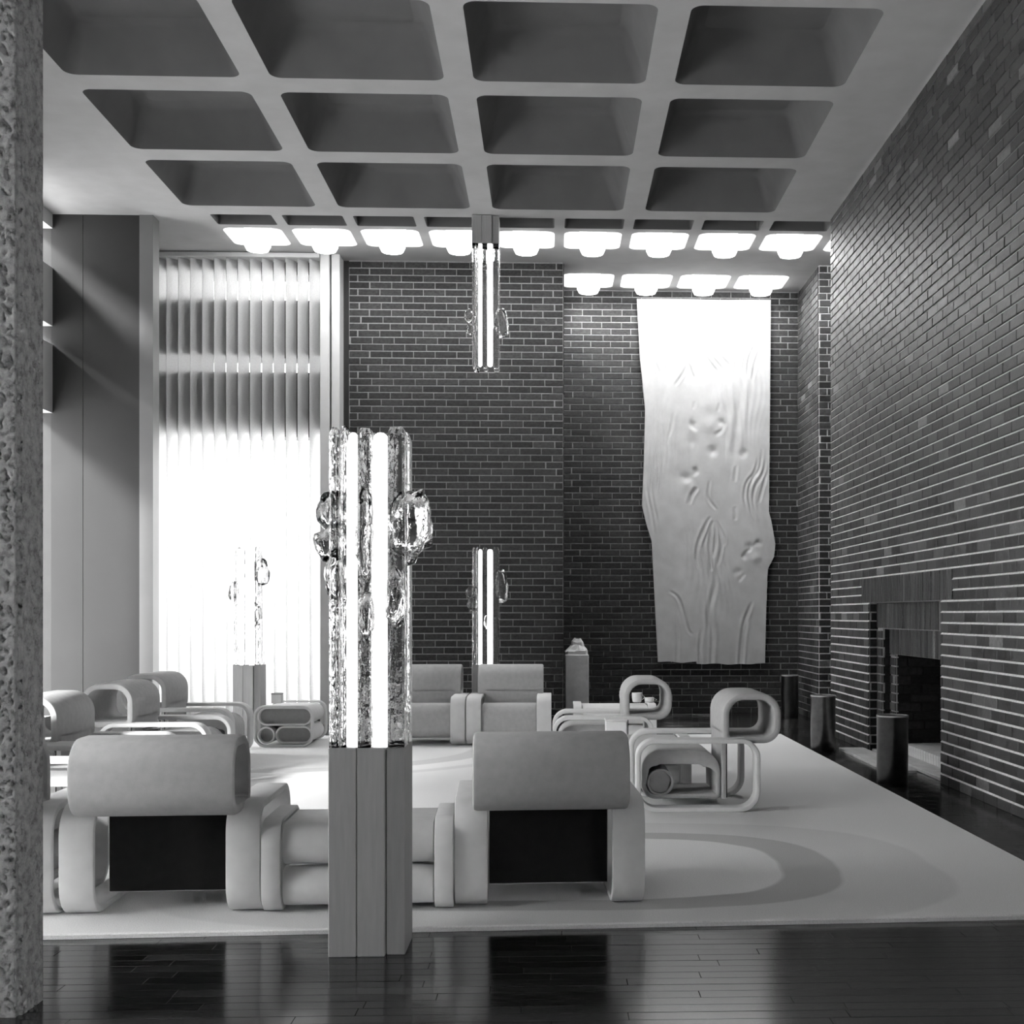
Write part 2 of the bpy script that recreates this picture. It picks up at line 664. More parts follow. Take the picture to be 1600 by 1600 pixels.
for r in range(1, int(CZ / BH) + 1):
    z0 = r * BH - JT
    runs = [(YE, 3.2)]
    if z0 < FZ:
        runs = [(YE, FY1), (FY0, 3.2)]
    elif z0 < SZ:
        runs = [(YE, SY1), (SY0, 3.2)]
    for (p, q) in runs:
        mb.add([(XR - 0.0155, p, z0 - 0.001), (XR - 0.0155, q, z0 - 0.001), (XR - 0.001, q, z0 + JT + 0.001), (XR - 0.001, p, z0 + JT + 0.001)], [(0, 1, 2, 3)])
jo = obj('mortar_joints', mb.mesh('mortar_joints', 'mortar', False), wr)
jo['kind'] = 'stuff'
# the wall's narrow far end, facing the back of the room
lay_pieces(wr, 'brick', 'brick_end_field', brick_pieces(Vector((XR + 1.1, YE, 0)), Vector((-1, 0, 0)), Vector((0, 1, 0)), 1.1, CZ, (), 0.012, rr1), 'brick', 0)

# wall_back: brick pier behind the rear row of chairs
mb = MB()
mb.box(-2.72, 0.153, YB, YB + 0.25, 0, CZ)
mb.box(-0.1, 0.153, YB + 0.25, YA, 0, CZ)
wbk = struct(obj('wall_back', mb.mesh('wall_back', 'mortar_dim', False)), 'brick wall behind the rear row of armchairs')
lay_pieces(wbk, 'brick', 'brick_field', brick_pieces(Vector((-2.72, YB, 0)), Vector((1, 0, 0)), Vector((0, -1, 0)), 2.873, CZ, (), 0.007, rr1), 'brick_back', 300)
lay_pieces(wbk, 'brick', 'brick_side_field', brick_pieces(Vector((0.153, YB, 0)), Vector((0, 1, 0)), Vector((1, 0, 0)), YA - YB, CZ, (), 0.012, rr1), 'brick_back', 0)

# wall_alcove: the recess with the hanging
mb = MB()
mb.box(0.1, 3.75, YA, YA + 0.25, 0, CZ)
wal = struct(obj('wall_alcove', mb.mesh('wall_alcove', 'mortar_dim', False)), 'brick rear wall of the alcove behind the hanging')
lay_pieces(wal, 'brick', 'brick_field', brick_pieces(Vector((0.153, YA, 0)), Vector((1, 0, 0)), Vector((0, -1, 0)), 3.47, CZ, (), 0.008, rr1), 'brick_back', 300)
mb = MB()
mb.box(3.63, 3.88, YB + 0.25, YA + 0.25, 0, CZ)
mb.box(3.63, 5.6, YB, YB + 0.25, 0, CZ)
was = struct(obj('wall_alcove_side', mb.mesh('wall_alcove_side', 'mortar', False)), 'narrow brick return wall beside the hanging')
lay_pieces(was, 'brick', 'brick_field', brick_pieces(Vector((3.63, YA, 0)), Vector((0, -1, 0)), Vector((-1, 0, 0)), YA - YB, CZ, (), 0.014, rr1)
           + brick_pieces(Vector((3.63, YB, 0)), Vector((1, 0, 0)), Vector((0, -1, 0)), 1.9, CZ, (), 0.012, rr1), 'brick', 150)
mb = MB()
mb.box(5.5, 5.7, YE - 0.5, YB + 0.2, 0, CZ)
mb.box(XR + 1.1, 5.7, YE - 0.7, YE - 0.5, 0, CZ)
struct(obj('wall_passage', mb.mesh('wall_passage', 'plaster', False)), 'plain wall of the side passage')
mb = MB()
mb.box(XL - 0.3, XR + 0.3, YF - 0.2, YF, 0, CZ)
struct(obj('wall_front', mb.mesh('wall_front', 'jamb', False)), 'plain wall behind the viewpoint')

# wall_left: concrete bands with glazing between them
OPEN = [(0.25, 3.81), (4.67, 4.86), (5.63, 5.97)]
OPENL = [(0.25, 3.84), (4.65, 4.87), (5.56, 6.03)]
GLZ = [(2.6, 7.4), (13.6, 15.2)]  # near span is unseen and added to light the room
mb = MB()
for (p, q) in GLZ:
    zz = 0.0
    for (a, b) in (OPENL if p > 10 else OPEN) + [(CZ, CZ)]:
        mb.box(XL - 0.25, XL, p, q, zz, a)
        zz = b
mb.box(XL - 0.25, XL, YF, 2.6, 0, CZ)
mb.box(XL - 0.25, XL, 7.4, 13.6, 0, CZ)  # unseen stretch kept solid so the sun misses the side chairs
for y in (5.0,):
    mb.box(XL - 0.25, XL - 0.02, y - 0.07, y + 0.07, 0, CZ)
wl = struct(obj('wall_left', mb.mesh('wall_left', 'jamb', False)), 'glazed wall with horizontal concrete bands')
for (p, q) in ((2.6, 4.93), (5.07, 7.4), (13.6, 15.2)):
    for (a, b) in (OPENL if p > 10 else OPEN):
        obj('pane', MB().box(XL - 0.15, XL - 0.14, p, q, a, b).mesh('pane', 'pane', False), wl)

# wall_pier: the smooth dark panel on the left
wp = struct(obj('wall_pier', MB().box(XL - 0.25, -4.9, 15.22, 15.42, 0, CZ).mesh('wall_pier', 'beam', False)), 'smooth dark wall panel beside the bright blinds')
obj('panel', MB().box(XL - 0.02, -5.566, 15.2, 15.22, 0, CZ, 0.002).mesh('panel', 'panel', False), wp)
obj('panel', MB().box(-5.562, -4.9, 15.2, 15.22, 0, CZ, 0.002).mesh('panel', 'panel', False), wp)
obj('edge_trim', MB().box(-4.9, -4.74, 15.185, 15.42, 0, CZ).mesh('edge_trim', 'panel_edge', False), wp)
struct(obj('wall_left_end', MB().box(XL - 0.25, XL, 15.42, 17.5, 0, CZ).mesh('wall_left_end', 'plaster', False)))

# window_1: tall glazing behind the vertical blind
mb = MB()
zz = 0.0
for (a, b) in OPEN + [(CZ, CZ)]:
    mb.box(XL - 0.1, -2.9, 16.93, 17.3, zz, a)
    zz = b
w1 = struct(obj('window_1', mb.mesh('window_bands', 'beam', False)), 'tall window with dark horizontal bands behind the blind')
for (a, b) in OPEN:
    obj('pane', MB().box(XL - 0.1, -2.9, 17.14, 17.15, a, b).mesh('pane', 'pane', False), w1)
obj('jamb', MB().box(-3.045, -2.925, 16.70, 17.1, 0, CZ, 0.006).mesh('jamb', 'jamb', False), w1)
obj('jamb', MB().box(-2.905, -2.795, 16.74, 17.1, 0, CZ, 0.006).mesh('jamb', 'jamb', False), w1)
obj('shadow_gap_strip', MB().box(-2.80, -2.70, 17.05, 17.3, 0, CZ).mesh('shadow_gap_strip', 'beam', False), w1)  # dark strip stands in for the shade of the recessed gap

vb = thing('vertical_blind', 'tall white vertical slat blind glowing with daylight behind the lounge', 'blind', (0, 0, 0))
obj('head_rail', MB().box(-5.9, -3.05, 16.66, 16.92, 6.13, 6.19, 0.006).mesh('head_rail', 'jamb', False), vb)
SW, SP, PH = 0.188, 0.155, math.radians(55)
sl = MB().box(-SW / 2, SW / 2, -0.0025, 0.0025, 0.06, 6.13).mesh('slat', 'blind', False)
x = -3.13
while x > -5.85:
    o = obj('slat', sl, vb, (x, 16.79, 0), PH + random.uniform(-0.03, 0.03))
    x -= SP

# floor of narrow boards
struct(obj('floor', MB().box(XL - 0.3, 5.8, YF - 0.2, YA + 0.3, -0.12, -0.02).mesh('subfloor', 'subfloor', False)), 'dark polished strip wood floor')
flo = bpy.data.objects['floor']
pcs = []
rp = random.Random(11)
PWD = 0.085
for k in range(int((YA - YF) / PWD) + 1):
    y = YF + k * PWD
    x = XL - rp.uniform(0, 1.2)
    while x < 5.6:
        ln = rp.choice((0.6, 0.8, 1.0, 1.2, 1.4))
        a, b = x, x + ln
        x += ln
        if b < XL or a > 5.6:
            continue
        # hidden under the rug: leave the boards out
        if a > -4.5 and b < 2.6 and 6.3 < y < 14.6:
            continue
        m = Matrix.Identity(4)
        m[0][0], m[1][0], m[2][0] = 1, 0, 0
        m[0][1], m[1][1], m[2][1] = 0, 0, 1
        m[0][2], m[1][2], m[2][2] = 0, -1, 0
        m = Matrix.Translation((0, 0, 0)) @ m
        m[0][3], m[1][3], m[2][3] = (a + b) / 2, y + PWD / 2, -0.02 + rp.uniform(-0.0004, 0.0004)
        pcs.append((m, ln - 0.0012, 0.02, PWD - 0.0012))
brick_cache_ch = 0.001
_pm = piece_mesh


def piece_mesh(name, du, dn, dz, mat, ch=0.004):
    return _pm(name, du, dn, dz, mat, 0.0012 if name == 'plank' else ch)


lay_pieces(flo, 'plank', 'plank_field', pcs, 'plank', 300)

# ------------------------------------------------------------------ ceiling with coffers
cm = MB()
ceil = struct(obj('ceiling', None), 'grey concrete waffle ceiling')


def flat(x0, x1, y0, y1):
    cm.add([(x0, y0, CZ), (x1, y0, CZ), (x1, y1, CZ), (x0, y1, CZ)], [(0, 1, 2, 3)])


def coffer(x0, x1, y0, y1, ox0, ox1, oy0, oy1, r, depth, taper, mat, name='coffer'):
    seg = 6
    lo = rrect(ox0, ox1, oy0, oy1, r, seg)
    n = len(lo)
    corners = [(x0, y0), (x1, y0), (x1, y1), (x0, y1)]
    vs = [(p[0], p[1], CZ) for p in lo] + [(c[0], c[1], CZ) for c in corners]
    fs = []
    per = seg + 1
    for i in range(n):
        j = (i + 1) % n
        ci, cj = i // per, j // per
        if ci == cj:
            fs.append((i, j, n + ci))
        else:
            fs.append((i, j, n + cj, n + ci))
    cm.add(vs, fs)
    mb = MB()
    up = [rrect(ox0, ox1, oy0, oy1, r, seg)]
    rings = []
    for (ins, z, rad) in ((0, CZ, r), (0.012, CZ + 0.03, r), (taper * 0.85, CZ + depth * 0.86, r * 0.9), (taper * 1.0 + 0.02, CZ + depth * 0.97, r * 0.85), (taper + 0.07, CZ + depth, r * 0.7)):
        rings.append([(p[0], p[1], z) for p in rrect(ox0 + ins, ox1 - ins, oy0 + ins, oy1 - ins, max(rad, 0.012), seg)])
    mb.rings(rings, False)
    mb.add(rings[-1], [tuple(range(n))])
    me = mb.mesh(name, mat)
    me.flip_normals() if False else None
    obj(name, me, ceil)


XC = [-4.40 + 1.788 * k for k in range(5)]
YC = [14.97 - 1.775 * k for k in range(8)]
for j in range(7):
    y1, y0 = YC[j], YC[j + 1]
    for i in range(4):
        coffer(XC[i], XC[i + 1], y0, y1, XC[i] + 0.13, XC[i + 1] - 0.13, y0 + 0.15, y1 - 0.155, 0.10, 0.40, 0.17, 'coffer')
flat(XL, XC[0], YF, YC[0])
flat(XC[4], XR, YF, YC[0])
flat(XC[0], XC[4], YF, YC[7])
PX = 0.843
LX = [-4.12 + PX * k for k in range(11)]
for k in range(10):
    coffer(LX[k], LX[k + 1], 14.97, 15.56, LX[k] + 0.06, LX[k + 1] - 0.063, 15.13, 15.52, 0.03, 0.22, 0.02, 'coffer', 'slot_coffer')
    coffer(LX[k], LX[k + 1], 15.56, 16.45, LX[k] + 0.06, LX[k + 1] - 0.063, 15.65, 16.38, 0.11, 0.32, 0.03, 'white_coffer', 'light_coffer')
flat(XL, LX[0], 14.97, YB)
flat(LX[10], 5.7, 14.5, YB)
flat(XR, LX[10], 14.5, 14.97)
flat(LX[0], LX[10], 16.45, YB)
flat(XL, -2.7, YB, 17.4)
AX = [0.153 + 0.823 * k for k in range(5)]
for k in range(4):
    coffer(AX[k], AX[k + 1], 17.48, 18.45, AX[k] + 0.01, AX[k + 1] - 0.10, 17.57, 18.32, 0.11, 0.32, 0.03, 'white_coffer', 'light_coffer')
flat(0.1, 3.7, YB, 17.48)
flat(AX[4], 3.7, 17.48, 18.5)
me = cm.mesh('ceiling', 'concrete', False)
cs = obj('soffit', me, ceil)
# panel joints that run along the beams
roof = MB().box(XL - 0.4, 5.9, YF - 0.3, YA + 0.4, CZ + 0.60, CZ + 0.75)
obj('roof_light_block', roof.mesh('roof_light_block', 'concrete', False), ceil)  # unseen slab added so sky light does not leak through the ceiling

# ------------------------------------------------------------------ fireplace (built into the right wall)
fp = thing('fireplace', 'stepped brick fireplace with a dark firebox in the side wall', 'fireplace', (0, 0, 0))
mb = MB()
# mortar backing of the two recessed steps
st = 0.085
mb.box(XR + st, XR + st + 0.02, FY0, FY1, 1.30, FZ + 0.02)
mb.box(XR + st, XR + st + 0.02, 12.98, FY1 + 0.02, 0, 1.30)
mb.box(XR + st, XR + st + 0.02, FY0 - 0.02, 10.93, 0, 1.30)
mb.box(XR + 2 * st, XR + 2 * st + 0.02, 10.9, 13.0, 1.04, 1.32)
mb.box(XR + 2 * st, XR + 2 * st + 0.02, 12.77, 13.0, 0, 1.04)
mb.box(XR + 2 * st, XR + 2 * st + 0.02, 10.9, 11.14, 0, 1.04)
obj('mortar_bed', mb.mesh('mortar_bed', 'mortar_dim', False), fp)
n_ = Vector((-1, 0, 0))
u_ = Vector((0, -1, 0))
rf = random.Random(5)


def soldiers(xp, ya, yb, za, zb):
    out = []
    k = int((yb - ya) / 0.082)
    stp = (yb - ya) / k
    for i in range(k):
        m = frame_matrix(Vector((xp + rf.uniform(-0.003, 0.003), yb, 0)), u_, n_, (i + 0.5) * stp, (za + zb) / 2)
        out.append((m, stp - 0.012, 0.017, zb - za - 0.008))
    return out


pc = soldiers(XR, SY0, SY1, FZ, SZ) + soldiers(XR + st, FY0, FY1, 1.305, FZ) + soldiers(XR + 2 * st, 10.93, 12.98, 1.04, 1.305)
# jamb strips parallel to the wall, and the jamb faces that look at the camera
for (xp, ya, yb, zt) in ((XR + st, 12.98, FY1, 1.30), (XR + st, FY0, 10.93, 1.30), (XR + 2 * st, 12.77, 12.98, 1.04), (XR + 2 * st, 10.93, 11.14, 1.04)):
    pc += brick_pieces(Vector((xp, yb, 0)), u_, n_, yb - ya, zt, (), 0.014, rf)
lay_pieces(fp, 'brick', 'brick_field', pc, 'brick', 300)
mb = MB()
pc = []
for (yp, xa, xb, zt) in ((FY1, XR - 0.0, XR + st, FZ), (12.98, XR + st, XR + 2 * st, 1.30), (12.77, XR + 2 * st, XR + 0.95, 1.04)):
    pc += brick_pieces(Vector((xa, yp, 0)), Vector((1, 0, 0)), Vector((0, -1, 0)), xb - xa, zt, (), 0.010, rf)
lay_pieces(fp, 'brick', 'brick_reveal_field', pc, 'brick_soot_shade', 60)  # step jambs take a darker colour for the light they miss
mb = MB()
mb.box(XR + 0.0, XR + 0.95, 12.78, FY1 + 0.28, 0, 1.9)
mb.box(XR + 2 * st, XR + 0.95, 10.6, 11.14, 0, 1.9)
mb.box(XR + 0.85, XR + 0.95, 11.0, 12.9, 0, 1.9)
mb.box(XR + 2 * st + 0.02, XR + 0.95, 10.9, 13.0, 1.045, 1.9)
mb = MB()
mb.box(XR + 2 * st + 0.02, XR + 0.95, 12.78, FY1 + 0.29, 0, 1.94)
mb.box(XR + 2 * st + 0.02, XR + 0.95, FY0 - 0.29, 11.13, 0, 1.94)
mb.box(XR + 0.80, XR + 0.95, 11.13, 12.78, 0, 1.94)
mb.box(XR + 2 * st + 0.02, XR + 0.80, 11.13, 12.78, 1.045, 1.94)
mb.box(XR + 0.02, XR + 2 * st + 0.02, FY1 + 0.001, FY1 + 0.28, 0, 1.94)
mb.box(XR + st + 0.02, XR + 2 * st + 0.02, 12.985, FY1 + 0.001, 0, 1.30)
obj('firebox', mb.mesh('firebox', 'brick_soot_shade', False), fp)
obj('hearth', MB().box(XR + 0.02, XR + 2 * st + 0.06, FY0 + 0.01, FY1 - 0.01, 0.0, 0.035, 0.006).mesh('hearth', 'hearth', False), fp)
pc = []
for i in range(20):
    ya = 11.14 + i * (12.77 - 11.14) / 20
    m = frame_matrix(Vector((XR + 2 * st + 0.06, 0, 0)), Vector((0, 1, 0)), n_, ya + 0.04, 0.085)
    m = frame_matrix(Vector((XR + 2 * st + 0.07, 0, 0)), Vector((0, 1, 0)), n_, ya + 0.04, 0.085)
    pc.append((m, 0.070, 0.014, 0.10))
lay_pieces(fp, 'brick', 'rowlock_field', pc, 'hearth', 40)
pc = []
for i in range(25):
    m = Matrix(((0, 0, 1, XR - 0.15), (1, 0, 0, 11.40 + (i + 0.5) * 0.08), (0, 1, 0, 0.001), (0, 0, 0, 1)))
    pc.append((m, 0.071, 0.026 + rf.uniform(-0.002, 0.002), 0.265))
lay_pieces(fp, 'brick', 'apron_field', pc, 'hearth', 40)
obj('firebox_floor', MB().box(XR + 2 * st + 0.07, XR + 0.8, 11.13, 12.78, 0.0, 0.135).mesh('firebox_floor', 'hearth', False), fp)

# ------------------------------------------------------------------ stone pillar, near left
def build_pillar():
    # plan outline, walked clockwise seen from above: front face -> notch -> side face -> back
    xe, yf, yb = -1.915, 4.61, 4.815
    plan = []
    res = 0.0055

    def seg(a, b, fine):
        d = math.dist(a, b)
        k = max(1, int(d / (res if fine else 0.2)))
        for i in range(k):
            t = i / k
            plan.append((a[0] + (b[0] - a[0]) * t, a[1] + (b[1] - a[1]) * t))
    seg((-2.50, yf), (-2.22, yf), False)
    seg((-2.22, yf), (xe - 0.012, yf), True)
    seg((xe - 0.012, yf), (xe - 0.012, yf + 0.03), True)
    seg((xe - 0.012, yf + 0.03), (xe, yf + 0.03), True)
    seg((xe, yf + 0.03), (xe + 0.004, yb), True)
    seg((xe + 0.004, yb), (-2.50, yb), False)
    seg((-2.50, yb), (-2.50, yf), False)
    n = len(plan)
    rows = int(CZ / 0.0065)
    vs = []
    for r in range(rows + 1):
        z = CZ * r / rows
        for i, (px, py) in enumerate(plan):
            a, b = plan[i - 1], plan[(i + 1) % n]
            tx, ty = b[0] - a[0], b[1] - a[1]
            l = math.hypot(tx, ty) or 1
            nx, ny = ty / l, -tx / l
            d = 0.0
            if px > -2.23 and py < yb - 0.001:
                q = Vector((px * 62 + z * 22, py * 62 + z * 16, z * 42))
                v = mnoise.noise(q) + 0.45 * mnoise.noise(q * 2.3)
                d = -0.016 * min(1.0, max(0.0, (v - 0.26) / 0.20)) + 0.003 * mnoise.noise(q * 0.35)
            vs.append((px + nx * d, py + ny * d, z))
    fs = []
    for r in range(rows):
        a, b = r * n, (r + 1) * n
        for i in range(n):
            j = (i + 1) % n
            fs.append((a + i, a + j, b + j, b + i))
    me = bpy.data.meshes.new('stone_pillar')
    me.from_pydata(vs, [], fs)
    me.materials.append(M['pillar'])
    for p in me.polygons:
        p.use_smooth = True
    return obj('stone_pillar', me)


tag(build_pillar(), 'rough pitted stone pillar with a vertical groove, closest to the viewer', 'pillar')

# ------------------------------------------------------------------ rug
RT = 0.025
out = [(-4.6, 5.60), (2.26, 5.90), (2.735, 5.92), (2.735, 14.95), (-4.6, 14.95)]
mb = MB()
mb.rings([[(x, y, 0.001) for x, y in out], [(x, y, RT - 0.006) for x, y in out],
          [(x + (0.008 if x < 0 else -0.008), y + (0.008 if y < 10 else -0.008), RT) for x, y in out]], True)
tag(obj('rug', mb.mesh('rug', 'rug', False)), 'large pale rug with darker ring shapes under the lounge furniture', 'rug')

# ------------------------------------------------------------------ armchairs
UC = 0.45


def make_chair():
    t = thing('lounge_chair', '', 'armchair', group='bent loop lounge chairs on the rug')
    fr = shift(sweep(rrect(0, 0.90, 0, 0.527, (0.15, 0.15, 0.14, 0.14), 8), 0.034, 0.16), -UC).mesh('side_frame', 'frame')
    for s in (-1, 1):
        obj('side_frame', fr, t, (0, s * 0.3825, 0))

    def th(u, z):
        return 0.036 + 0.072 * min(1, max(0, (z - 0.26) / 0.12))
    seat = shift(sweep(rrect(0.05, 0.632, 0.075, 0.435, (0.10, 0.04, 0.17, 0.14), 8), 0.04, 0.60, tfun=th, c=0.014), -UC)
    so = obj('seat', seat.mesh('seat', 'fabric'), t)
    roll = shift(sweep(rrect(0.09, 0.29, 0.095, 0.295, 0.0998, 6), 0.02, 0.585), -UC)
    for yy in (-0.24, 0.24):
        pts = rrect(0.10, 0.28, 0.105, 0.285, 0.0898, 6)
        roll.rings([[(u - UC, yy - 0.003, z) for u, z in pts], [(u - UC, yy + 0.003, z) for u, z in pts]], True)
    obj('front_roll', roll.mesh('front_roll', 'fabric'), so)
    bk = shift(sweep([(0.637, 0.57), (0.637, 0.43), (0.637, 0.28), (0.637, 0.075)][::1], 0.036, 0.60, closed=False), -UC)
    b = obj('backrest', bk.mesh('backrest', 'fabric'), t)
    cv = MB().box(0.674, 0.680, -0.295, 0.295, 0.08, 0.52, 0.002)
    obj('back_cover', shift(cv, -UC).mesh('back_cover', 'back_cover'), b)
    hr = shift(sweep(rrect(0.637, 1.065, 0.485, 0.850, (0.07, 0.13, 0.15, 0.16), 8), 0.05, 0.745, c=0.018), -UC)
    obj('headrest_roll', hr.mesh('headrest_roll', 'fabric'), t)
    return t


chair0 = make_chair()
D = math.radians
K = 2.5
spots = [
    ((-0.027, 6.56, RT), D(-90 + K), 'lounge chair seen from behind, to the right of the tall foreground lamp'),
    ((-1.862, 6.45, RT), D(-90 + K), 'lounge chair seen from behind, between the stone pillar and the low foreground table'),
    ((-2.815, 6.41, RT), D(-90 + K), 'lounge chair in the front row mostly hidden behind the stone pillar'),
    ((1.055, 9.50, RT), D(0), 'lounge chair seen side-on, nearest the fireplace, its hollow headrest facing the viewer'),
    ((0.455, 11.57, RT), D(0), 'side-on lounge chair with cups visible through its headrest loop'),
    ((-0.468, 14.17, RT), D(90), 'lounge chair facing the viewer directly in front of the rear glowing lamp'),
    ((-1.405, 14.17, RT), D(90), 'lounge chair facing the viewer, partly hidden by the tall foreground lamp'),
    ((-3.29, 8.44, RT), D(180), 'side-row lounge chair just peeking past the stone pillar'),
    ((-3.29, 9.38, RT), D(180), 'side-row lounge chair in front of the dark panel, nearer than the black ashtray'),
    ((-3.29, 10.98, RT), D(180), 'side-row lounge chair with its dark headrest opening showing, just past the black ashtray'),
    ((-3.51, 12.62, RT), D(180), 'side-row lounge chair silhouetted against the glowing blind'),
]
for i, (p, r, lab) in enumerate(spots):
    if i == 0:
        chair0.location, chair0.rotation_euler, chair0['label'] = p, (0, 0, r), lab
    else:
        copy_thing(chair0, p, r, lab)

# ------------------------------------------------------------------ low tables
TL, TW = 0.63, 0.905


def make_table():
    t = thing('low_table', '', 'table', group='low loop tables between the chairs')
    h = TL / 2
    ef = sweep(rrect(-h, h, 0, 0.445, (0.12, 0.12, 0.11, 0.11), 7), 0.022, 0.09, c=0.006).mesh('end_frame', 'table')
    for s in (-1, 1):
        obj('end_frame', ef, t, (0, s * (TW / 2 - 0.045), 0))

    def loop(name, u0, u1, z0, z1, r):
        me = sweep(rrect(u0, u1, z0, z1, r, 8), 0.02, TW - 0.19, c=0.005)
        o = obj(name, me.mesh(name, 'table'), t)
        pts = rrect(u0 + 0.015, u1 - 0.015, z0 + 0.015, z1 - 0.015, r - 0.015, 6)
        for s in (-1, 1):
            yy = s * (TW / 2 - 0.16)
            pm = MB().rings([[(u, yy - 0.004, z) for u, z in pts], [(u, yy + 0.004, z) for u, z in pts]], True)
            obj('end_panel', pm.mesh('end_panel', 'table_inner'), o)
    loop('top_loop', -h + 0.022, h - 0.022, 0.222, 0.422, 0.098)
    loop('shelf_loop', -h + 0.022 + 0.19, h - 0.022, 0.024, 0.217, 0.094)
    loop('shelf_roll', -h + 0.022, -h + 0.022 + 0.188, 0.024, 0.212, 0.0938)
    return t


table0 = make_table()
tspots = [
    ((-0.938, 6.355, RT), D(90 + K), 'low table in the front row, behind the pedestal of the tall foreground lamp'),
    ((0.66, 10.32, RT), D(90), 'low table between the two side-on lounge chairs, holding a white box'),
    ((-3.28, 10.19, RT), D(90), 'low table holding a black ashtray in the side row of chairs'),
    ((-2.885, 14.11, RT), D(0), 'low table with rounded loop openings facing the viewer, before the glowing blind'),
    ((0.69, 14.03, RT), D(90), 'low table at the end of the rear row carrying white cups'),
]
for i, (p, r, lab) in enumerate(tspots):
    if i == 0:
        table0.location, table0.rotation_euler, table0['label'] = p, (0, 0, r), lab
    else:
        copy_thing(table0, p, r, lab)
TZ = RT + 0.445

# ------------------------------------------------------------------ glass lamps
def lump(cx, cy, cz, rx, ry, rz, seed, sub=3, amp=0.35):
    bm = bmesh.new()
    bmesh.ops.create_icosphere(bm, subdivisions=sub, radius=1.0)
    rs = Vector((seed * 3.1, seed * 1.7, seed * 0.9))
    for v in bm.verts:
        d = 1.0 + amp * mnoise.noise(v.co * 1.6 + rs) + 0.10 * mnoise.noise(v.co * 4.5 + rs)
        v.co = Vector((v.co.x * rx * d + cx, v.co.y * ry * d + cy, v.co.z * rz * d + cz))
    me = bpy.data.meshes.new('glass_lump')
    bm.to_mesh(me)
    bm.free()
    me.materials.append(M['glass'])
    for p in me.polygons:
        p.use_smooth = True
    return me


BX = [(-0.160, -0.043), (-0.040, 0.077), (0.080, 0.160)]


def make_lamp(name, label, loc, z0, z1, z2, lumps, down=False, rotz=0.0, group=None):
    """pedestal from z0 to z1, glass from z1 to z2 (z2 < z1 when it hangs)"""
    t = thing(name, label, 'lamp', loc, rotz, group)
    a, b = min(z0, z1), max(z0, z1)
    for i, (x0, x1) in enumerate(BX):
        yo = 0.03 if i == 2 else 0.0
        obj('pedestal_board', MB().box(x0, x1, -0.155 + yo, 0.155, a, b, 0.003).mesh('pedestal_board', 'pedestal', False), t)
    g0, g1 = min(z1, z2), max(z1, z2)
    gx = [(-0.158, -0.118), (-0.108, -0.085), (-0.038, 0.020), (0.088, 0.160)]
    rg = random.Random(int(abs(loc[0]) * 100) + int(loc[1] * 10) + (50 if down else 0))
    for i, (x0, x1) in enumerate(gx):
        for (y0, y1) in ((-0.155, -0.02), (0.02, 0.155)):
            c = 0.010
            ex = rg.uniform(-0.02, 0.0)
            lo, hi = (g0, g1 + ex) if not down else (g0 - ex, g1)
            mb = MB()
            # bar with bevelled, slightly pointed free end
            def ring(k, z):
                return [(x0 + c + k, y0 + k, z), (x1 - c - k, y0 + k, z), (x1 - k, y0 + c + k, z), (x1 - k, y1 - c - k, z),
                        (x1 - c - k, y1 - k, z), (x0 + c + k, y1 - k, z), (x0 + k, y1 - c - k, z), (x0 + k, y0 + c + k, z)]
            if down:
                mb.rings([ring(0.010, lo), ring(0, lo + 0.03), ring(0, hi)], True)
            else:
                mb.rings([ring(0, lo), ring(0, hi - 0.03), ring(0.010, hi)], True)
            obj('glass_bar', mb.mesh('glass_bar', 'glass', False), t)
    for cx, rr_ in ((-0.062, 0.0225), (0.054, 0.0325)):
        for cy in (-0.105,):
            lo, hi = g0 + (0.03 if down else 0.0), g1 - (0.0 if down else 0.03)
            if down:
                prof = [(rr_ * 0.4, lo), (rr_ * 0.85, lo + 0.012), (rr_, lo + 0.035), (rr_, hi)]
            else:
                prof = [(rr_, lo), (rr_, hi - 0.035), (rr_ * 0.85, hi - 0.012), (rr_ * 0.4, hi)]
            obj('light_tube', MB().lathe(prof, 16, cx, cy).mesh('light_tube', 'tube'), t)
    for k, L in enumerate(lumps):
        obj('glass_lump', lump(*L, seed=k + 1 + int(loc[1])), t)
    return t


# x, y, z, rx, ry, rz of each cast lump, relative to the lamp
LN = [(0.170, -0.03, 1.84, 0.098, 0.10, 0.155), (-0.165, -0.02, 1.90, 0.065, 0.09, 0.085), (-0.175, -0.05, 1.75, 0.055, 0.08, 0.07), (-0.14, -0.06, 1.62, 0.045, 0.07, 0.11),
      (-0.010, -0.125, 1.80, 0.040, 0.045, 0.17), (0.115, -0.11, 1.52, 0.05, 0.06, 0.14), (0.0, -0.125, 1.45, 0.032, 0.045, 0.10)]
make_lamp('glass_floor_lamp', 'tall cast-glass column lamp on a grey pedestal, in the foreground', (-0.785, 5.525, 0), 0, 0.885, 2.255, LN)
LR = [(0.19, -0.02, 1.78, 0.075, 0.09, 0.20), (-0.17, -0.02, 1.72, 0.07, 0.08, 0.07), (-0.165, -0.03, 1.58, 0.055, 0.08, 0.09), (0.03, -0.12, 1.35, 0.05, 0.05, 0.08)]
make_lamp('glass_floor_lamp', 'cast-glass column lamp standing before the brick wall behind the rear chairs', (-0.79, 15.17, 0), 0, 0.85, 2.255, LR)
LW = [(0.16, -0.02, 1.95, 0.075, 0.09, 0.16), (-0.17, -0.02, 1.72, 0.06, 0.08, 0.13), (0.11, -0.1, 1.45, 0.05, 0.06, 0.14)]
make_lamp('glass_floor_lamp', 'cast-glass column lamp nearly lost against the glowing blind', (-3.60, 15.17, 0), 0, 0.85, 2.255, LW)
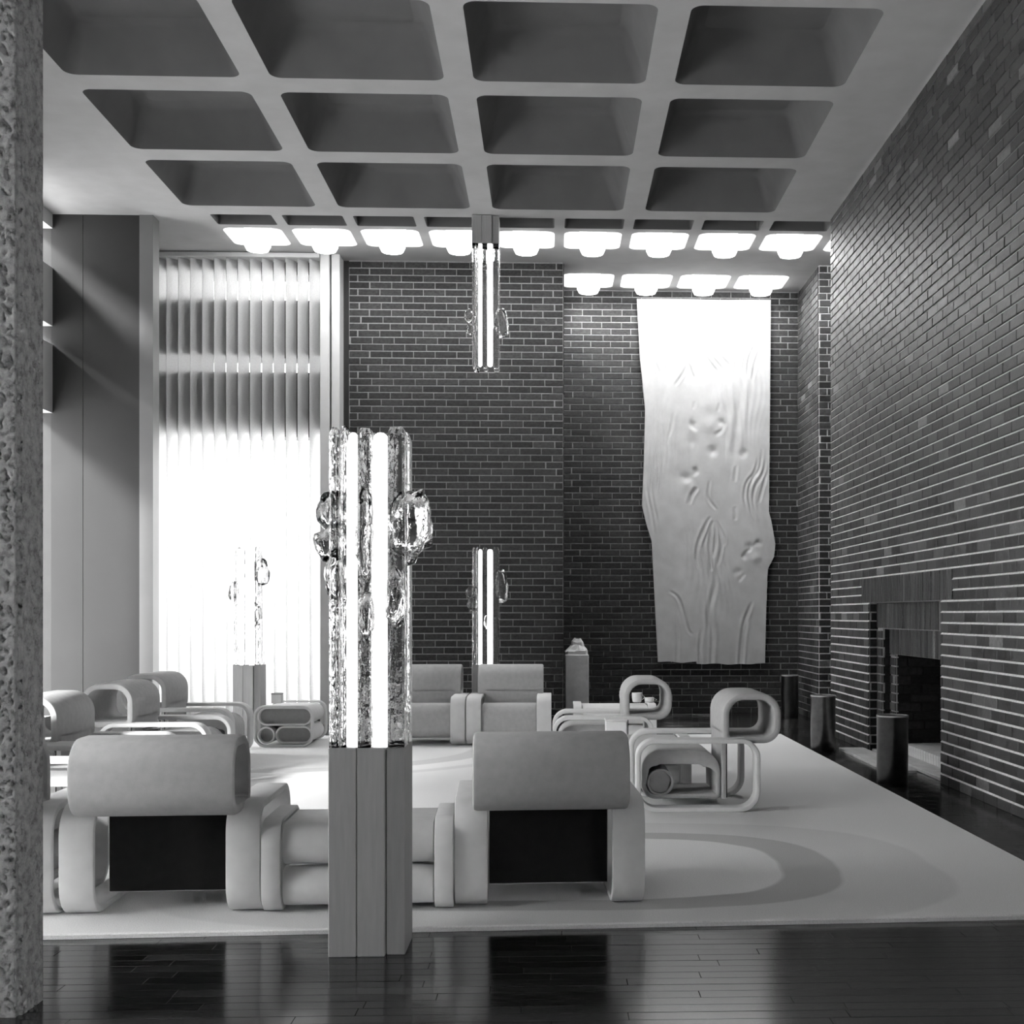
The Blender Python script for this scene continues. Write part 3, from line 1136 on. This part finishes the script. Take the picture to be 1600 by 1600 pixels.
LH = [(0.19, -0.02, 4.93, 0.08, 0.09, 0.18), (-0.20, -0.02, 5.03, 0.055, 0.07, 0.08), (-0.19, -0.03, 4.86, 0.045, 0.06, 0.065)]
make_lamp('hanging_glass_lamp', 'cast-glass column lamp hanging from the ceiling above the rear chairs', (-0.79, 15.17, 0), 6.195, 5.86, 4.37, LH, True)

# ------------------------------------------------------------------ ceiling lights
def ceiling_light(cx, cy, label, power):
    t = thing('ceiling_light', label, 'ceiling light', (cx, cy, 0), group='drum lights in the ceiling coffers')
    obj('diffuser', MB().lathe([(0.09, 6.02), (0.135, 6.03), (0.16, 6.08), (0.17, 6.16), (0.17, 6.36)], 28).mesh('diffuser', 'drum'), t)
    obj('canopy', MB().lathe([(0.18, 6.36), (0.18, 6.40), (0.06, 6.44), (0.06, 6.53)], 24).mesh('canopy', 'metal'), t)
    ld = bpy.data.lights.new('drum_glow', 'AREA')
    ld.shape = 'DISK'
    ld.size = 0.3
    ld.energy = power
    lo = bpy.data.objects.new('drum_glow', ld)
    col.objects.link(lo)
    lo.parent = t
    lo.location = (0, 0, 6.01)


nth = ['first', 'second', 'third', 'fourth', 'fifth', 'sixth', 'seventh', 'eighth', 'ninth', 'tenth']
for k in range(10):
    ceiling_light((LX[k] + LX[k + 1]) / 2, 16.015, 'glowing drum light, %s from the blind in the longer ceiling row' % nth[k], 3.5)
for k in range(4):
    ceiling_light((AX[k] + AX[k + 1]) / 2 - 0.045, 17.945, 'glowing drum light, %s from the brick pier in the alcove row' % nth[k], 7)

# ------------------------------------------------------------------ tapestry
def build_tapestry():
    Lp = [(6.06, 1.239), (5.19, 1.286), (4.44, 1.361), (3.69, 1.342), (3.04, 1.314), (2.76, 1.38), (2.525, 1.455), (2.01, 1.483), (1.45, 1.511), (0.72, 1.549)]
    Rp = [(6.06, 3.204), (5.20, 3.195), (3.89, 3.186), (2.95, 3.176), (2.81, 3.214), (2.48, 3.271), (2.295, 3.252), (2.107, 3.157), (1.54, 3.138), (0.72, 3.12)]
    nu, nv = 230, 580
    # folds of the weave in centimetres from the upper outer corner: (depth, width) and points
    F = [
        (1, 1, (435, 400), (445, 450), (460, 500), (450, 540)), (1, 1, (500, 410), (485, 460), (470, 510)),
        (1.2, 1, (525, 440), (520, 480), (545, 520), (575, 560)), (1.2, 1, (540, 440), (540, 480), (565, 515), (595, 550)),
        (1.2, 1, (560, 430), (565, 470), (590, 505), (615, 535)), (1.1, 1, (580, 430), (590, 465), (615, 500), (630, 530)),
        (1, 1, (600, 430), (620, 470), (632, 510)), (1.3, 1.2, (655, 400), (645, 460), (635, 520), (630, 580)),
        (1.1, 1, (690, 450), (665, 500), (660, 560)), (1.1, 1, (705, 450), (680, 500), (672, 565)), (1, 1, (722, 460), (700, 520), (690, 580)),
        (1, 1, (338, 460), (355, 510), (372, 560)), (1, 1, (352, 440), (382, 510), (395, 560)), (1, 1, (370, 440), (404, 505), (418, 550)),
        (0.8, 1, (392, 440), (425, 500), (440, 540)), (1, 1, (425, 600), (455, 555), (470, 515)), (1, 1, (470, 520), (490, 575)), (0.9, 1, (415, 440), (440, 480)),
        (1.0, 2.4, (635, 580), (647, 640), (640, 720), (630, 800), (628, 880)), (0.6, 2.0, (595, 620), (605, 720), (600, 820)),
        (1, 1, (340, 780), (335, 880), (330, 950), (345, 1030), (356, 1110)), (1, 1, (352, 780), (350, 880), (345, 950), (358, 1030), (366, 1070)),
        (1, 1, (366, 800), (363, 900), (360, 970)), (1.2, 1, (379, 840), (376, 920), (373, 990)), (0.6, 1, (330, 800), (324, 900), (322, 980)),
        (1.2, 1, (725, 810), (715, 880), (690, 920), (677, 960), (685, 1020), (702, 1065)), (1.1, 1, (736, 850), (726, 900), (702, 940), (692, 990), (702, 1040)),
        (1, 1, (740, 890), (725, 950), (712, 1000)), (1.1, 1, (712, 840), (700, 890), (672, 930), (663, 980), (673, 1020)),
        (1.6, 1.2, (548, 1045), (525, 1090), (505, 1140), (500, 1190), (510, 1225)), (1.2, 1, (552, 1060), (535, 1110), (520, 1155)),
        (2.4, 1.3, (556, 1058), (546, 1120), (548, 1180), (551, 1235)), (2.0, 1.1, (562, 1070), (563, 1130), (556, 1190)),
        (1.5, 1, (565, 1055), (580, 1110), (583, 1160), (571, 1215)), (1, 1, (573, 1065), (592, 1120), (592, 1150)),
        (1.8, 1.6, (562, 1230), (560, 1290), (546, 1350), (546, 1400), (553, 1450), (548, 1545)), (1, 1.2, (540, 1270), (534, 1350), (538, 1420), (534, 1545)),
        (1.2, 1.1, (516, 1430), (510, 1500), (512, 1548)), (1.3, 1.2, (692, 1335), (665, 1400), (655, 1460), (648, 1548)), (0.9, 1, (674, 1400), (663, 1460), (657, 1548)),
        (1.0, 1.1, (428, 1380), (434, 1470), (431, 1545)), (0.8, 1, (545, 920), (540, 980), (570, 1025)), (0.8, 1, (405, 1300), (440, 1330), (470, 1430), (490, 1450)),
        (0.5, 1.3, (486, 700), (484, 735), (505, 752)), (0.5, 1.3, (560, 770), (586, 750), (597, 722)), (0.4, 1.2, (495, 650), (488, 680)), (0.4, 1.2, (572, 690), (580, 655)),
        (1.4, 1.3, (502, 945), (482, 975), (474, 1005)), (0.5, 1.3, (482, 905), (499, 895), (494, 878)), (0.8, 1.4, (630, 1010), (634, 1060)),
        (0.6, 1.2, (655, 1190), (672, 1165), (690, 1160)), (0.6, 1.2, (695, 1145), (710, 1130)), (0.5, 1.2, (640, 1270), (665, 1240)),
        (0.8, 1.1, (420, 690), (415, 730), (400, 800)), (0.8, 1.1, (635, 870), (630, 930))]
    dips = [(555, 822, 17, 1.5), (660, 830, 14, 1.2), (463, 912, 14, 1.3), (495, 888, 10, 1.3), (488, 732, 12, 1.0), (585, 725, 12, 1.0), (545, 735, 26, -1.1), (535, 665, 28, -0.8),
            (680, 1148, 12, 1.2), (712, 1135, 10, 1.2), (665, 1180, 12, 1.1), (700, 1190, 16, -1.0), (640, 1235, 12, 1.0), (430, 905, 26, 0.5), (480, 790, 18, 0.6), (440, 1200, 24, 0.4), (385, 1205, 16, 0.4), (480, 940, 18, -0.9)]

    def w_(p):
        px, py = 860 + p[0] / 2.1915, 330 + p[1] / 2.1915
        return 1.239 + (px - 995) * 1.965 / 209.0, 6.06 - (py - 468) * 5.34 / 570.0
    S, Tt = np.meshgrid(np.linspace(0, 1, nu + 1), np.linspace(0, 1, nv + 1))
    zb = 0.725 + 0.012 * np.sin(S * 21) * np.sin(S * 8) + np.where(S < 0.36, 0.03, 0.0)
    zt = 6.055 + 0.004 * np.sin(S * 9)
    Z = zt + (zb - zt) * Tt
    A = np.interp(Z, [p[0] for p in Lp][::-1], [p[1] for p in Lp][::-1])
    B = np.interp(Z, [p[0] for p in Rp][::-1], [p[1] for p in Rp][::-1])
    X = A + (B - A) * S
    Hm = np.zeros_like(X)
    for f in F:
        dep, wid = f[0] * 0.012, f[1] * 0.019
        raw = [w_(p) for p in f[2:]]
        ext = [raw[0]] + raw + [raw[-1]]
        pts = []
        for k in range(len(raw) - 1):
            p0, p1, p2, p3 = ext[k:k + 4]
            for q in range(6):
                t = q / 6
                pts.append(tuple(0.5 * (2 * p1[c] + (p2[c] - p0[c]) * t + (2 * p0[c] - 5 * p1[c] + 4 * p2[c] - p3[c]) * t * t + (3 * p1[c] - p0[c] - 3 * p2[c] + p3[c]) * t ** 3) for c in (0, 1)))
        pts.append(raw[-1])
        x0, x1 = min(p[0] for p in pts) - 0.12, max(p[0] for p in pts) + 0.12
        z0, z1 = min(p[1] for p in pts) - 0.12, max(p[1] for p in pts) + 0.12
        msk = (X > x0) & (X < x1) & (Z > z0) & (Z < z1)
        xs, zs = X[msk], Z[msk]
        dm = np.full(xs.shape, 9.0)
        tp = np.zeros(xs.shape)
        n_ = len(pts) - 1
        for k, (p, q) in enumerate(zip(pts[:-1], pts[1:])):
            ex, ez = q[0] - p[0], q[1] - p[1]
            t = np.clip(((xs - p[0]) * ex + (zs - p[1]) * ez) / (ex * ex + ez * ez), 0, 1)
            d = np.hypot(xs - p[0] - t * ex, zs - p[1] - t * ez)
            better = d < dm
            tp = np.where(better, (k + t) / n_, tp)
            dm = np.minimum(dm, d)
        fade = np.clip(np.minimum(tp, 1 - tp) * 4, 0, 1) if raw[-1][1] > 0.8 else np.clip(tp * 4, 0, 1)
        Hm[msk] += fade * (-dep * np.exp(-(dm / wid) ** 2) + 0.4 * dep * np.exp(-((dm - wid * 2.0) / wid) ** 2))
    # fine flow of the weave between the folds
    warp = X + 0.07 * np.sin(Z * 2.3 + 1.3 * np.sin(X * 3.1)) + 0.03 * np.sin(Z * 5.1 + X * 6)
    Hm += 0.0022 * np.sin(warp * 75) * (0.5 + 0.5 * np.sin(X * 5 + Z * 1.4)) * (0.5 + 0.5 * np.sin(Z * 2.6 - X * 1.7))
    for (cx, cy, r, dd) in dips:
        p = w_((cx, cy))
        rr_ = r / 2.1915 * 1.965 / 209.0
        Hm += -0.016 * dd * np.exp(-(((X - p[0]) ** 2 + (Z - p[1]) ** 2) / (rr_ * rr_)))
    Hm += 0.012 * np.sin(X * 4.1 + 0.7 * np.sin(Z * 1.7)) * np.sin(Z * 0.9 + X)
    vs = np.stack([X, 18.355 - Hm, Z], -1).reshape(-1, 3).tolist()
    fs = []
    for j in range(nv):
        for i in range(nu):
            a = j * (nu + 1) + i
            fs.append((a, a + nu + 1, a + nu + 2, a + 1))
    # rim turned back towards the wall
    b0 = len(vs)
    rim = [i for i in range(nu + 1)] + [(j * (nu + 1) + nu) for j in range(1, nv + 1)] + [nv * (nu + 1) + i for i in range(nu - 1, -1, -1)] + [j * (nu + 1) for j in range(nv - 1, 0, -1)]
    vs += [(vs[k][0], 18.41, vs[k][2]) for k in rim]
    for q in range(len(rim)):
        q2 = (q + 1) % len(rim)
        fs.append((rim[q], rim[q2], b0 + q2, b0 + q))
    me = bpy.data.meshes.new('wall_hanging')
    me.from_pydata(vs, [], fs)
    me.materials.append(M['tapestry'])
    finish(me, 1.2)
    o = obj('wall_hanging', me)
    rod = MB().box(1.25, 3.19, 18.39, 18.44, 6.02, 6.05, 0.004)
    obj('hanging_rail', rod.mesh('hanging_rail', 'metal'), o)
    return o


tag(build_tapestry(), 'tall pale woven hanging with flowing relief ridges on the alcove wall', 'tapestry')

# ------------------------------------------------------------------ cylinders, stele, small things
def urn(x, y, label, r=0.132, h=0.59):
    t = thing('cylinder_bin', label, 'ash bin', (x, y, 0), group='dark metal cylinder bins by the brick walls')
    obj('body', MB().lathe([(r * 0.96, 0), (r, 0.012), (r, h - 0.02), (r * 1.02, h - 0.015), (r * 1.02, h - 0.004), (r * 0.97, h), (r * 0.90, h - 0.004), (r * 0.90, h - 0.05)], 36).mesh('body', 'metal'), t)
    obj('rim', MB().rings([[(rr_ * math.cos(2 * PI * k / 36), rr_ * math.sin(2 * PI * k / 36), z) for k in range(36)] for rr_, z in ((r * 1.025, h - 0.012), (r * 1.025, h + 0.002), (r * 0.93, h + 0.002), (r * 0.93, h - 0.012))], False, True).mesh('rim', 'metal_rim'), t)
    obj('sand_fill', MB().lathe([(r * 0.90, h - 0.05), (r * 0.90, h - 0.03), (r * 0.4, h - 0.022)], 30).mesh('sand_fill', 'sand'), t)


urn(2.885, 13.32, 'dark metal cylinder bin with a bright edge, just past the fireplace opening')
urn(2.905, 10.66, 'dark metal cylinder bin standing in front of the fireplace opening')
urn(3.33, 17.55, 'dark cylinder bin in the shadowed alcove below the hanging', 0.12, 0.60)

t = thing('stone_stele', 'pale stone stele with a broken crown standing in the alcove behind the chairs', 'sculpture', (0.345, 17.5, 0))
obj('shaft', MB().box(-0.165, 0.165, -0.13, 0.13, 0, 0.90, 0.015).mesh('shaft', 'stone'), t)
cr = []
rs = random.Random(2)
for (s, z) in ((1.0, 0.895), (0.98, 0.935), (0.80, 0.97), (0.58, 1.02), (0.50, 1.07), (0.30, 1.11)):
    ring = []
    for k in range(14):
        a = 2 * PI * k / 14
        ca, sa = math.cos(a), math.sin(a)
        q = max(abs(ca), abs(sa))
        j = 1 + rs.uniform(-0.10, 0.10) * (0 if z < 0.9 else 1)
        ring.append((0.155 * s * ca / q * j + 0.02 * (1 - s), 0.12 * s * sa / q * j, z + rs.uniform(-0.018, 0.018) * (0 if z < 0.9 else 1)))
    cr.append(ring)
obj('crown', MB().rings(cr, True).mesh('crown', 'stone', False), t)
obj('plinth', MB().box(-0.18, 0.18, -0.145, 0.145, 0, 0.10, 0.01).mesh('plinth', 'stone'), t)


def cup(x, y, r, h, label, tall=False):
    t = thing('cup', label, 'cup', (x, y, TZ), group='white cups on the rear table')
    obj('bowl', MB().lathe([(r * 0.7, 0), (r * 0.85, 0.006), (r, h * 0.5), (r, h), (r * 0.9, h), (r * 0.88, h * 0.4), (r * 0.5, 0.012)], 24).mesh('bowl', 'white'), t)
    if not tall:
        pth = [(r * 0.95 + 0.028 * math.sin(PI * k / 8), h * (0.8 - 0.55 * k / 8)) for k in range(9)]
        mb = MB()
        mb.rings([[(u + 0.005 * math.cos(q), 0.005 * math.sin(q), z) for q in (0, 1.57, 3.14, 4.71)] for u, z in pth], True)
        obj('handle', mb.mesh('handle', 'white'), t)


cup(0.80, 14.10, 0.045, 0.125, 'small white cup beside the headrest strip on the rear table', True)
cup(0.95, 14.06, 0.058, 0.105, 'tall white cup in the middle of the group on the rear table')
cup(1.085, 14.02, 0.055, 0.055, 'low white cup at the outer end of the rear table')
t = thing('white_box', 'white square box with a lid on the table between side-on chairs', 'box', (0.52, 10.25, TZ))
obj('body', MB().box(-0.085, 0.085, -0.085, 0.085, 0, 0.115, 0.006).mesh('body', 'white'), t)
obj('lid', MB().box(-0.09, 0.09, -0.09, 0.09, 0.115, 0.135, 0.005).mesh('lid', 'white'), t)
t = thing('ashtray', 'round black ashtray on the side table among the left-hand chairs', 'ashtray', (-3.24, 10.33, TZ))
obj('bowl', MB().lathe([(0.055, 0), (0.062, 0.005), (0.064, 0.06), (0.058, 0.062), (0.055, 0.03)], 28).mesh('bowl', 'black'), t)
obj('rim', MB().lathe([(0.066, 0.055), (0.066, 0.062), (0.06, 0.064)], 28, caps=False).mesh('rim', 'metal'), t)
t = thing('tissue_box', 'small grey box on the loop table before the glowing blind', 'box', (-3.03, 14.05, TZ))
obj('body', MB().box(-0.055, 0.055, -0.06, 0.06, 0, 0.10, 0.004).mesh('body', 'table'), t)
obj('lid', MB().box(-0.057, 0.057, -0.062, 0.062, 0.10, 0.112, 0.003).mesh('lid', 'table_inner'), t)
